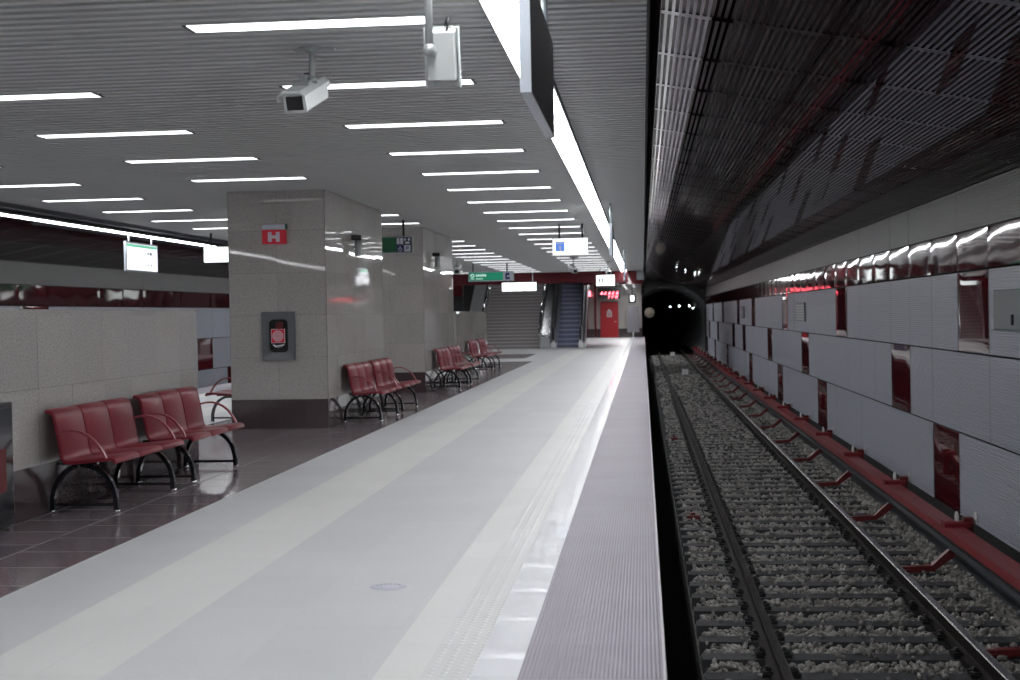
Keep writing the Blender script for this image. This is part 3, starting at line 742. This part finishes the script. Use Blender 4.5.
b = MB(); b.box(-.53, .53, -.04, 0, 0.0, 2.20, 'door_red', .006); b.build('leaf', t)
b = MB(); b.box(-.58, -.53, -.05, .01, 0, 2.25, 'pipe_red'); b.box(.53, .58, -.05, .01, 0, 2.25, 'pipe_red'); b.box(-.58, .58, -.05, .01, 2.20, 2.26, 'pipe_red'); b.build('frame', t)
b = MB(); b.prism([(-.16, 1.62), (.16, 1.62), (0, 1.82)], 'y', -.052, -.042, 'marker_white')
b.box(-.16, .16, -.052, -.042, 1.55, 1.60, 'marker_white'); b.box(-.16, -.10, -.052, -.042, 1.34, 1.55, 'marker_white'); b.box(.10, .16, -.052, -.042, 1.34, 1.55, 'marker_white'); b.box(-.16, .16, -.052, -.042, 1.30, 1.35, 'marker_white'); b.box(-.05, .05, -.052, -.042, 1.40, 1.5, 'marker_white'); b.build('pictogram', t)
b = MB(); b.cyl((.42, -.04, 1.0), (.42, -.09, 1.0), .02, 'steel', 8); b.box(.30, .44, -.10, -.085, .985, 1.015, 'steel'); b.build('handle', t)
t = thing('led_display', 'dark hanging display with glowing red characters over the red door', 'display', (-2.0, 88.2, 2.0))
b = MB(); b.box(-.78, .62, 0, .2, .42, 1.12, 'black', .01); b.build('housing', t)
rr = random.Random(2)
for i in range(5):
    b = MB(); x = -.62+i*.24; 
    b.prism([(x, .72), (x+.06, .70), (x+.16, .86), (x+.10, .88)], 'y', -.02, 0, 'led_red')
    if i % 2: b.box(x-.02, x+.12, -.02, 0, .70, .75, 'led_red')
    else: b.box(x+.08, x+.15, -.02, 0, .70, .80, 'led_red')
    b.build('red_character', t)
for i in range(3):
    b = MB(); x = -.12+i*.22; b.box(x, x+.13, -.02, 0, .58, .62, 'led_red'); b.box(x, x+.04, -.02, 0, .46, .60, 'led_red'); 
    if i == 2: b.box(x+.09, x+.13, -.02, 0, .46, .60, 'led_red')
    b.build('red_character', t)
b = MB(); b.tube([(-.5, .1, 1.12), (-.5, .1, 1.42)], .02, 'black', 8); b.tube([(.4, .1, 1.12), (.4, .1, 1.42)], .02, 'black', 8); b.build('hanger', t)
t = thing('warning_light', 'small glowing red lamp by the right escalator rail', 'lamp', (-3.30, 87, 2.75)); b = MB(); b.box(-.12, .12, 0, .1, -.17, .17, 'led_red', .03); b.build('glass', t); b = MB(); b.tube([(0, .05, .17), (0, .05, .67)], .02, 'black', 8); b.build('hanger', t)
for x, lb in ((-2.98, 'thin red pipe on the end wall left of the red door'), (-3.52, 'thin red pipe beside the right side of the escalator')):
    t = thing('standpipe', lb, 'pipe', (x, Y1-.12, 0)); b = MB(); b.cyl((0, 0, 0), (0, 0, 3.4), .05, 'pipe_red', 12); b.build('pipe', t); b = MB(); b.tube([(0, 0, 1.4), (0, 0, 1.5)], .07, 'pipe_red', 12); b.build('collar', t)
t = thing('equipment_box', 'low dark box against the end wall left of the red pipe', 'box', (-3.22, 88.7, 0)); b = MB(); b.box(-.24, .2, -.2, .2, .03, .52, 'plinth', .01); b.build('body', t); b = MB(); b.box(-.26, .22, -.22, .22, .52, .56, 'plinth', .01); b.build('lid', t)
t = thing('notice_board', 'tall plain grey board on posts near the far platform end', 'board', (-.60, 88.0, 0))
b = MB(); b.box(-.38, .37, 0, .08, .33, 1.95, 'kiosk', .01); b.build('board', t)
for x in (-.02, ): b = MB(); b.box(x-.03, x+.03, .01, .07, 0, .35, 'steel'); b.build('post', t)
t = thing('hanging_monitor', 'small black monitor with a white screen hanging above the grey board', 'monitor', (-.62, 85.0, 2.38))
b = MB(); b.box(-.22, .22, 0, .12, -.26, .26, 'black', .02); b.build('housing', t); b = MB(); b.box(-.12, .12, -.005, 0, -.16, .17, 'lit_white2'); b.build('screen', t); b = MB(); b.box(-.03, .03, .03, .09, .26, 1.04, 'black'); b.build('hanger', t)

def stairs():
    t = thing('staircase', 'wide grey stone staircase rising beyond the red band', 'staircase', (-6.05, 64.0, 0)); W = 1.36
    b = MB()
    for i in range(44):
        y, z = i*.30, i*.155; b.box(-W, W, y+.012, 44*.3, z, z+.128, 'nose_dark'); b.box(-W, W, y, 44*.3, z+.125, z+.155, 'step_grey')
    b.build('steps', t)
    for x in (-W-.0, W-.02):
        b = MB()
        for hz in (.55, .95): b.tube([(x, 0.1, hz), (x, 13, hz+13*.5167)], .028, 'chrome', 10)
        for k in range(9): b.cyl((x, .1+k*1.55, k*1.55*.5167), (x, .1+k*1.55, k*1.55*.5167+.95), .022, 'chrome', 8)
        b.build('handrail', t)
    return t
stairs()
for xa, xb, lb in ((-4.66, -4.17, 'steel clad sloping divider between the staircase and the right escalator'), (-8.15, -7.46, 'steel clad sloping divider at the left side of the staircase')):
    t = thing('stair_divider', lb, 'divider', (0, 64.0, 0)); b = MB(); b.prism([(-.3, 0), (-.3, .5), (0, .62), (12.5, .62+12.5*.5167), (12.5, 0)], 'x', xa, xb, 'divider_steel' if xa > -6 else 'steel'); b.build('cladding', t)
    b = MB(); b.tube([(xa+.03, -.3, .55), (xa+.03, 0, .70), (xa+.03, 12.5, .70+12.5*.5167)], .035, 'chrome', 10); b.build('rail', t)
    b = MB(); b.tube([(xb-.03, -.3, .55), (xb-.03, 0, .70), (xb-.03, 12.5, .70+12.5*.5167)], .035, 'chrome', 10); b.build('rail', t)
for i, (x, y) in enumerate(((-6.05, 63.4), (-6.05, 69), (-3.4, 63.4))):  # unseen lamps added in the shaft to brighten the stairs and escalator
    t = thing('added_stair_fill_lamp', 'unseen fill lamp added above the stairs, ' + ['nearest', 'farthest', 'over the escalator'][i], 'ceiling light', (x, y, 7.57)); b = MB(); b.box(-1.0, 1.0, -.15, .15, -.04, .0, 'strip', .01); b.build('diffuser', t); b = MB(); b.box(-1.05, 1.05, -.18, .18, .0, .02, 'soffit'); b.build('tray', t)
def escalator(cx, label):
    t = thing('escalator', label, 'escalator', (cx, 63.3, 0)); sl = math.tan(math.radians(30)); L = 11
    b = MB()
    for i in range(30):
        y = .9+i*.36; z = i*.208; b.box(-.5, .5, y+.01, y+.8, z-.5 if z > .5 else 0.003, z+.16, 'esc_riser'); b.box(-.5, .5, y, y+.37, z+.155, z+.208, 'esc_blue')
    b.build('steps', t)
    b = MB(); b.box(-.5, .5, -.2, .9, 0, .02, 'steel'); b.build('comb_plate', t)
    for s_ in (-1, 1):
        x0, x1 = sorted((s_*.56, s_*.66)); b = MB()
        b.prism([(.0, 0), (.0, .7), (.12, .84), (.9, .88), (1.3, 1.0), (L, 1.0+(L-1.3)*sl), (L, (L-1.3)*sl-.6), (2.6, 0)], 'x', x0, x1, 'steel'); b.build('balustrade', t)
        x0, x1 = sorted((s_*.50, s_*.74)); b = MB(); b.prism([(.1, 0), (.1, .26), (1.0, .30), (L, .30+(L-1.0)*sl), (L, (L-1.3)*sl-.6), (2.6, 0)], 'x', x0, x1, 'steel'); b.build('skirt', t)
        b = MB(); x = s_*.61
        b.tube([(x, .35, .36), (x, .02, .40), (x, -.10, .52), (x, -.13, .66), (x, -.06, .82), (x, .12, .91), (x, .9, .93), (x, 1.3, 1.06), (x, L, 1.06+(L-1.3)*sl)], .045, 'black', 10); b.build('handrail', t)
    return t
escalator(-3.40, 'escalator with blue-grey steps right of the wide staircase')
b = MB(); b.box(-10.3, -8.2, 64.6, 64.8, 0, 2.7, 'void'); b.box(-10.3, -8.2, 64.5, 64.6, 2.45, 7.6, 'maroon'); struct(b.build('trim_3'))

# ------------------------------------------------------------------ signs
def boxes(parent, name, lst, mt):
    b = MB()
    for q in lst: b.box(*q, mt)
    return b.build(name, parent)
# H sign on the near pillar front
t = thing('hydrant_sign', 'red sign with a white letter H on the near pillar', 'sign', (-5.185, 19.74, 2.72))
b = MB(); b.box(-.172, .172, -.05, 0, -.10, .10, 'sign_red', .006); b.build('body', t)
boxes(t, 'letter', [(-.085, -.03, -.056, -.049, -.07, .07), (.03, .085, -.056, -.049, -.07, .07), (-.03, .03, -.056, -.049, -.022, .022)], 'icon_white')
t = thing('emergency_light', 'small pale box light fixed above the red H sign', 'light', (-5.175, 19.74, 2.86))
b = MB(); b.box(-.18, .155, -.06, 0, -.035, .035, 'icon_white', .008); b.build('body', t); b = MB(); b.box(.155, .18, -.06, 0, -.035, .04, 'green_edge', .004); b.build('end_cap', t)
# hose niche
t = thing('hose_niche', 'steel-framed hydrant niche with red hose symbol set in the near pillar', 'hydrant', (-5.155, 19.745, 1.315))
def rrect(w_, h_, r, n=6):
    pts = []
    for cx, cz, a0 in ((w_-r, h_-r, 0), (-w_+r, h_-r, PI/2), (-w_+r, -h_+r, PI), (w_-r, -h_+r, 3*PI/2)):
        for i in range(n+1): a = a0+PI/2*i/n; pts.append((cx+r*math.cos(a), cz+r*math.sin(a)))
    return pts
inner = rrect(.135, .235, .06); outer = [(max(-.24, min(.24, x*10)), max(-.345, min(.345, z*10))) for x, z in inner]
b = MB(); n = len(inner)
outr = rrect(.24, .345, .01)
for i in range(n):
    j = (i+1) % n
    b.face([(inner[i][0], -.035, inner[i][1]), (inner[j][0], -.035, inner[j][1]), (outr[j][0], -.045, outr[j][1]), (outr[i][0], -.045, outr[i][1])], 'hub_grey')
    b.face([(outr[i][0], -.045, outr[i][1]), (outr[j][0], -.045, outr[j][1]), (outr[j][0], 0, outr[j][1]), (outr[i][0], 0, outr[i][1])], 'hub_grey')
    b.face([(inner[i][0], -.035, inner[i][1]), (inner[j][0], -.035, inner[j][1]), (inner[j][0], -.006, inner[j][1]), (inner[i][0], -.006, inner[i][1])], 'hub_grey')
b.build('frame', t)
b = MB(); b.prism(inner, 'y', -.006, -.003, 'glass_dark'); b.build('back_plate', t)
b = MB(); b.cyl((0.02, -.006, .15), (.02, -.06, .15), .05, 'third_red_dark', 16); b.tube([(.02+.05*math.cos(a*PI/6), -.062, .15+.05*math.sin(a*PI/6)) for a in range(12)], .008, 'third_red_dark', 6, closed=True); b.build('valve', t)
b = MB(); b.tube([(-.09+.18*i/10, -.03-.02*math.sin(PI*i/10), -.115-.035*math.sin(PI*i/10)) for i in range(11)], [.012+.014*math.sin(PI*i/10) for i in range(11)], 'chrome', 10); b.build('nozzle', t)
b = MB(); b.box(-.10, .10, -.062, -.050, -.10, .10, 'icon_white'); b.box(-.093, .093, -.065, -.0615, -.093, .093, 'sign_red'); b.build('symbol_plate', t)
b = MB()
for r_ in (.022, .045, .07): b.tube([(r_*math.cos(a*PI/12), -.067, r_*math.sin(a*PI/12)) for a in range(24)], .007, 'icon_white', 6, closed=True)
b.build('symbol', t)

# platform line panels: hung along the platform edge, lit face towards the middle, dark back to the track
def line_panel(label, x, y0, lit_dir, L=1.5, zb=2.50, zt=3.03, plain=False, group=None):
    t = thing('platform_panel_sign', label, 'sign', (x, y0, zb), group=group); H = zt-zb; s_ = lit_dir
    b = MB(); th = .026
    b.box(-th, th, 0, .03, 0, H, 'sign_frame_light'); b.box(-th, th, L-.03, L, 0, H, 'sign_frame_light'); b.box(-th, th, .03, L-.03, 0, .03, 'sign_frame_light'); b.box(-th, th, .03, L-.03, H-.03, H, 'sign_frame_light'); b.build('frame', t)
    b = MB(); b.box(-s_*(th+.001), -s_*.004, .012, L-.012, .012, H-.012, 'sign_dark'); b.build('dark_face', t)
    b = MB(); b.box(s_*.004, s_*(th-.003), .03, L-.03, .03, H-.03, 'lit_white2'); b.build('lit_face', t)
    f0, f1 = sorted((s_*(th-.003), s_*(th-.001)))
    boxes(t, 'green_header', [(f0, f1, .05, L-.05, H-.10, H-.045)], 'lit_green')
    boxes(t, 'print', [(f0, f1, L*.66, L*.70, H*.60, H*.70), (f0, f1, L*.74, L*.80, H*.60, H*.70), (f0, f1, L*.66, L*.69, H*.22, H*.30), (f0, f1, L*.76, L*.80, H*.22, H*.30)], 'ink')
    boxes(t, 'ruled_line', [(f0, f1, .08, L-.1, H*.52, H*.53), (f0, f1, .08, L-.1, H*.16, H*.17)], 'ink_grey')
    for yy in (.22, L-.30):
        b = MB(); b.cyl((0, yy, H), (0, yy, CEIL-zb), .018, 'sign_frame' if s_ < 0 else 'icon_white', 10); b.build('hanger', t)
    return t
line_panel('large hanging panel with dark face and pale rim, nearest, cut by the top edge', -.515, 6.47, -1, L=1.72, zb=2.565, zt=3.12)
line_panel('thin edge-on hanging panel beside the light line, midway down the platform', -.515, 23.6, -1)
line_panel('thin edge-on hanging panel beside the light line, far down the platform', -.515, 41.2, -1)
line_panel('lit white information panel with a green header hanging over the left track side', -10.30, 27.55, 1, L=1.85, zb=2.58, zt=3.18)

def lit_box(name, label, x0, x1, y, z0, z1, poles, mt='lit_white', ceil=CEIL, pm='sign_frame'):
    t = thing(name, label, 'sign', ((x0+x1)/2, y, z0)); w_ = (x1-x0)/2; H = z1-z0
    b = MB(); b.box(-w_, w_, -.06, .06, 0, H, mt, .006); b.build('lit_box', t)
    b = MB(); b.box(-w_-.008, w_+.008, -.065, .065, H-.002, H+.014, 'sign_frame'); b.build('top_cap', t)
    for px in poles: b = MB(); b.cyl((px-(x0+x1)/2, 0, H), (px-(x0+x1)/2, 0, ceil-z0), .02, pm, 8); b.build('hanger', t)
    return t, w_, H
Y_ = 28.9
t, w_, H = lit_box('platform_number_sign', 'lit white hanging sign with a blue square and number 1, right of centre', -1.80, -1.10, Y_, 2.77, 3.08, (-1.67, -1.20), pm='black')
boxes(t, 'blue_square', [(-w_+.05, -w_+.24, -.064, -.061, .05, .25)], 'lit_blue'); boxes(t, 'number', [(-w_+.13, -w_+.165, -.067, -.0645, .06, .16), (-w_+.115, -w_+.14, -.067, -.0645, .14, .165), (-w_+.08, -w_+.21, -.067, -.0645, .20, .225)], 'icon_white')
t, w_, H = lit_box('platform_number_sign', 'lit white hanging sign at far left, cut off by the near pillar', -9.09, -8.35, 28.9, 2.77, 3.08, (-8.95, -8.5), pm='black')
boxes(t, 'blue_square', [(w_-.24, w_-.05, -.064, -.061, .05, .25)], 'lit_white')
t, w_, H = lit_box('exit_sign', 'small lit white hanging sign with two dark figures before the red band', -1.85, -1.12, 57.5, 2.66, 3.08, (-1.7, -1.25), pm='black')
boxes(t, 'figure', [(-w_+.10, -w_+.16, -.064, -.061, .12, .32), (-w_+.22, -w_+.27, -.064, -.061, .12, .32)], 'ink')
t, w_, H = lit_box('lit_box_sign', 'wide blank lit white sign hanging before the staircase', -6.02, -4.55, 60.8, 2.57, 2.93, (-5.75, -4.70), pm='icon_white')
# green signs
t = thing('exit_direction_sign', 'green hanging sign with blue and white pictograms beside the second pillar', 'sign', (-4.695, 26.6, 2.76))
b = MB(); b.box(-.75, .38, -.03, .03, 0, .32, 'sign_frame', .004); b.build('frame', t)
boxes(t, 'green_face', [(-.73, .06, -.034, -.029, .02, .30)], 'sign_green'); boxes(t, 'dark_face', [(.06, .36, -.034, -.029, .02, .30)], 'ink')
boxes(t, 'blue_pictogram', [(.075, .20, -.037, -.033, .03, .15)], 'blue')
b = MB(); b.tube([(.135+.035*math.cos(a*PI/6), -.039, .07+.03*math.sin(a*PI/6)) for a in range(12)], .006, 'icon_white', 5, closed=True); b.box(.128, .142, -.042, -.037, .08, .135, 'icon_white'); b.build('wheelchair_symbol', t)
boxes(t, 'white_pictogram', [(.215, .335, -.037, -.033, .03, .15)], 'icon_white'); boxes(t, 'letter', [(.25, .262, -.040, -.0365, .055, .125), (.262, .295, -.040, -.0365, .11, .125), (.285, .297, -.040, -.0365, .085, .125), (.262, .295, -.040, -.0365, .08, .092)], 'blue')
boxes(t, 'pale_pictogram', [(.075, .125, -.037, -.033, .17, .285), (.14, .195, -.037, -.033, .17, .285), (.215, .25, -.037, -.033, .235, .275), (.29, .33, -.037, -.033, .235, .28), (.235, .32, -.037, -.033, .175, .215)], 'icon_white')
for px in (-.55, .20): b = MB(); b.cyl((px, 0, .32), (px, 0, CEIL-2.75), .022, 'black', 8); b.build('hanger', t)
t = thing('exit_direction_sign', 'long lit green hanging sign with white lettering before the stairs', 'sign', (-5.27, 49.4, 2.74))
b = MB(); b.box(-.80, .80, -.03, .03, 0, .34, 'sign_frame_light', .004); b.build('frame', t)
boxes(t, 'green_face', [(-.77, .42, -.034, -.029, .035, .31)], 'sign_green2'); boxes(t, 'pale_face', [(.42, .77, -.034, -.029, .035, .31)], 'icon_white'); boxes(t, 'dark_figure', [(.50, .56, -.037, -.033, .06, .26), (.56, .66, -.037, -.033, .06, .14), (.52, .64, -.037, -.033, .20, .29)], 'blue')
b = MB(); b.tube([(-.66+.055*math.cos(a*PI/6), -.037, .205+.055*math.sin(a*PI/6)) for a in range(12)], .016, 'icon_lit', 5, closed=True); b.box(-.72, -.60, -.039, -.033, .08, .11, 'icon_lit'); b.build('pictogram', t)
for q in [(-.53+.062*i, -.53+.062*i+.045, -.037, -.033, .17, .25) for i in range(6)] + [(-.53+.05*i, -.53+.05*i+.036, -.037, -.033, .075, .11) for i in range(5)]: boxes(t, 'letter', [q], 'icon_lit')
for px in (-.64, .56): b = MB(); b.cyl((px, 0, .34), (px, 0, CEIL-2.74), .025, 'black', 8); b.build('hanger', t)

# ------------------------------------------------------------------ cameras
def cctv(label, loc, drop, aim, tilt, sc=1.0, scale_len=1.0, off=(0, 0, 0)):
    """ceiling camera: mount plate, pole, bracket, housing with sunshield and dark window; aim = heading of the lens"""
    t = thing('security_camera', label, 'camera', loc)
    b = MB(); b.cyl((0, 0, -.008), (0, 0, 0), .085*sc, 'cam_grey', 20); b.cyl((0, 0, -.03), (0, 0, -.008), .04*sc, 'cam_grey', 16)
    b.box(-.10*sc, .14*sc, -.035, .035, -.022, -.004, 'cam_grey', .005); b.build('ceiling_mount', t)
    b = MB(); b.cyl((0, 0, -drop), (0, 0, -.02), .018*sc, 'cam_grey', 12); b.build('pole', t)
    R = Matrix.Translation((0, 0, -drop)) @ Matrix.Rotation(aim, 4, 'Z') @ Matrix.Rotation(tilt, 4, 'X')
    # local: +y = lens direction, x = side
    b = MB(); b.sphere((0, 0, -drop), .032*sc, 'cam_grey'); R = Matrix.Translation(off) @ R; b.tube([(0, 0, -drop), tuple(R @ Vector((0, 0, -.02*sc)))], .016*sc, 'cam_grey', 8); b.box(-.05*sc, .05*sc, -.05*sc, .07*sc, -.03*sc, .0, 'cam_grey', .006, tf=R); b.box(-.02*sc, .02*sc, -.03*sc, .03*sc, -.02, .03*sc, 'cam_grey', .004, tf=R); b.build('bracket', t)
    L0, L1 = -.20*sc*scale_len, .20*sc*scale_len
    b = MB(); pr = [(-.062*sc, -.15*sc), (.062*sc, -.15*sc), (.068*sc, -.14*sc), (.068*sc, -.05*sc), (.05*sc, -.032*sc), (-.05*sc, -.032*sc), (-.068*sc, -.05*sc), (-.068*sc, -.14*sc)]
    b.prism(pr, 'y', L0, L1, 'cam_white', tf=R); hs = b.build('housing', t)
    b = MB(); pr = [(-.085*sc, -.075*sc), (-.085*sc, -.045*sc), (-.055*sc, -.018*sc), (.055*sc, -.018*sc), (.085*sc, -.045*sc), (.085*sc, -.075*sc), (.078*sc, -.075*sc), (.078*sc, -.05*sc), (.05*sc, -.026*sc), (-.05*sc, -.026*sc), (-.078*sc, -.05*sc), (-.078*sc, -.075*sc)]
    b.prism(pr, 'y', L0-.01, L1+.05*sc, 'cam_white', tf=R); b.build('sun_shield', hs)
    b = MB(); b.box(-.050*sc, .050*sc, L1, L1+.006, -.135*sc, -.055*sc, 'glass_dark', .002, tf=R); b.build('lens_window', hs)
    pts = [R @ Vector((.03*sc, L0, -.1*sc)), R @ Vector((.04*sc, L0-.06*sc, -.08*sc)), R @ Vector((.02*sc, L0-.03*sc, .0)), R @ Vector((0, -.03*sc, .03*sc))]
    b = MB(); b.tube(pts, .006*sc, 'black', 6); b.build('cable', t)
    return t
cctv('white security camera with a square dark window hanging left of the ceiling centre', (-2.20, 9.45, CEIL), .22, math.radians(173), math.radians(-20), 1.15, off=(-.05, -.03, 0))
cctv('pale security camera seen from behind, cut by the top edge of the picture', (-.945, 6.4, CEIL), .62, math.radians(3), math.radians(-70), .98, scale_len=.55, off=(.035, .20, .03))
cctv('small white security camera under the lamps, before the red band', (-2.22, 46.0, CEIL), .30, math.radians(200), math.radians(-12), 1.2)
cctv('small white security camera above the two-figure exit sign', (-1.20, 50.2, CEIL), .28, math.radians(190), math.radians(-12), 1.1)
cctv('small dark-capped camera hanging beyond the second pillar', (-5.75, 44.0, CEIL), .25, math.radians(180), math.radians(-20), 1.3)
def wall_cam(label, loc):
    t = thing('wall_speaker', label, 'speaker', loc)
    b = MB(); b.box(0, .16, -.06, .06, -.03, .05, 'black', .01); b.build('bracket', t)
    b = MB(); b.cyl((.10, 0, -.26), (.10, 0, -.03), .055, 'cam_grey', 18); b.build('body', t)
    b = MB(); b.cyl((.10, 0, -.275), (.10, 0, -.255), .060, 'cam_white', 18); b.build('rim', t)
wall_cam('small black-topped grey fitting on the side of the near pillar', (PXR+.005, 21.6, 2.78))
wall_cam('small black-topped grey fitting on the side of the second pillar', (PXR+.005, 30.1, 2.86))

# floor disc
t = thing('floor_sticker', 'round pale blue sticker on the grey floor in the foreground', 'sticker', (-1.487, 8.02, 0.0))
b = MB(); b.cyl((0, 0, .0), (0, 0, .002), .105, 'sticker' if 'sticker' in M else 'icon_white', 32); b.build('disc', t)
b = MB()
for i in range(7):
    a = PI*.15 + PI*.7*i/6; b.box(.075*math.cos(a)-.008, .075*math.cos(a)+.008, .075*math.sin(a)-.012, .075*math.sin(a)+.012, .002, .0028, 'ink_grey')
b.build('print', t)
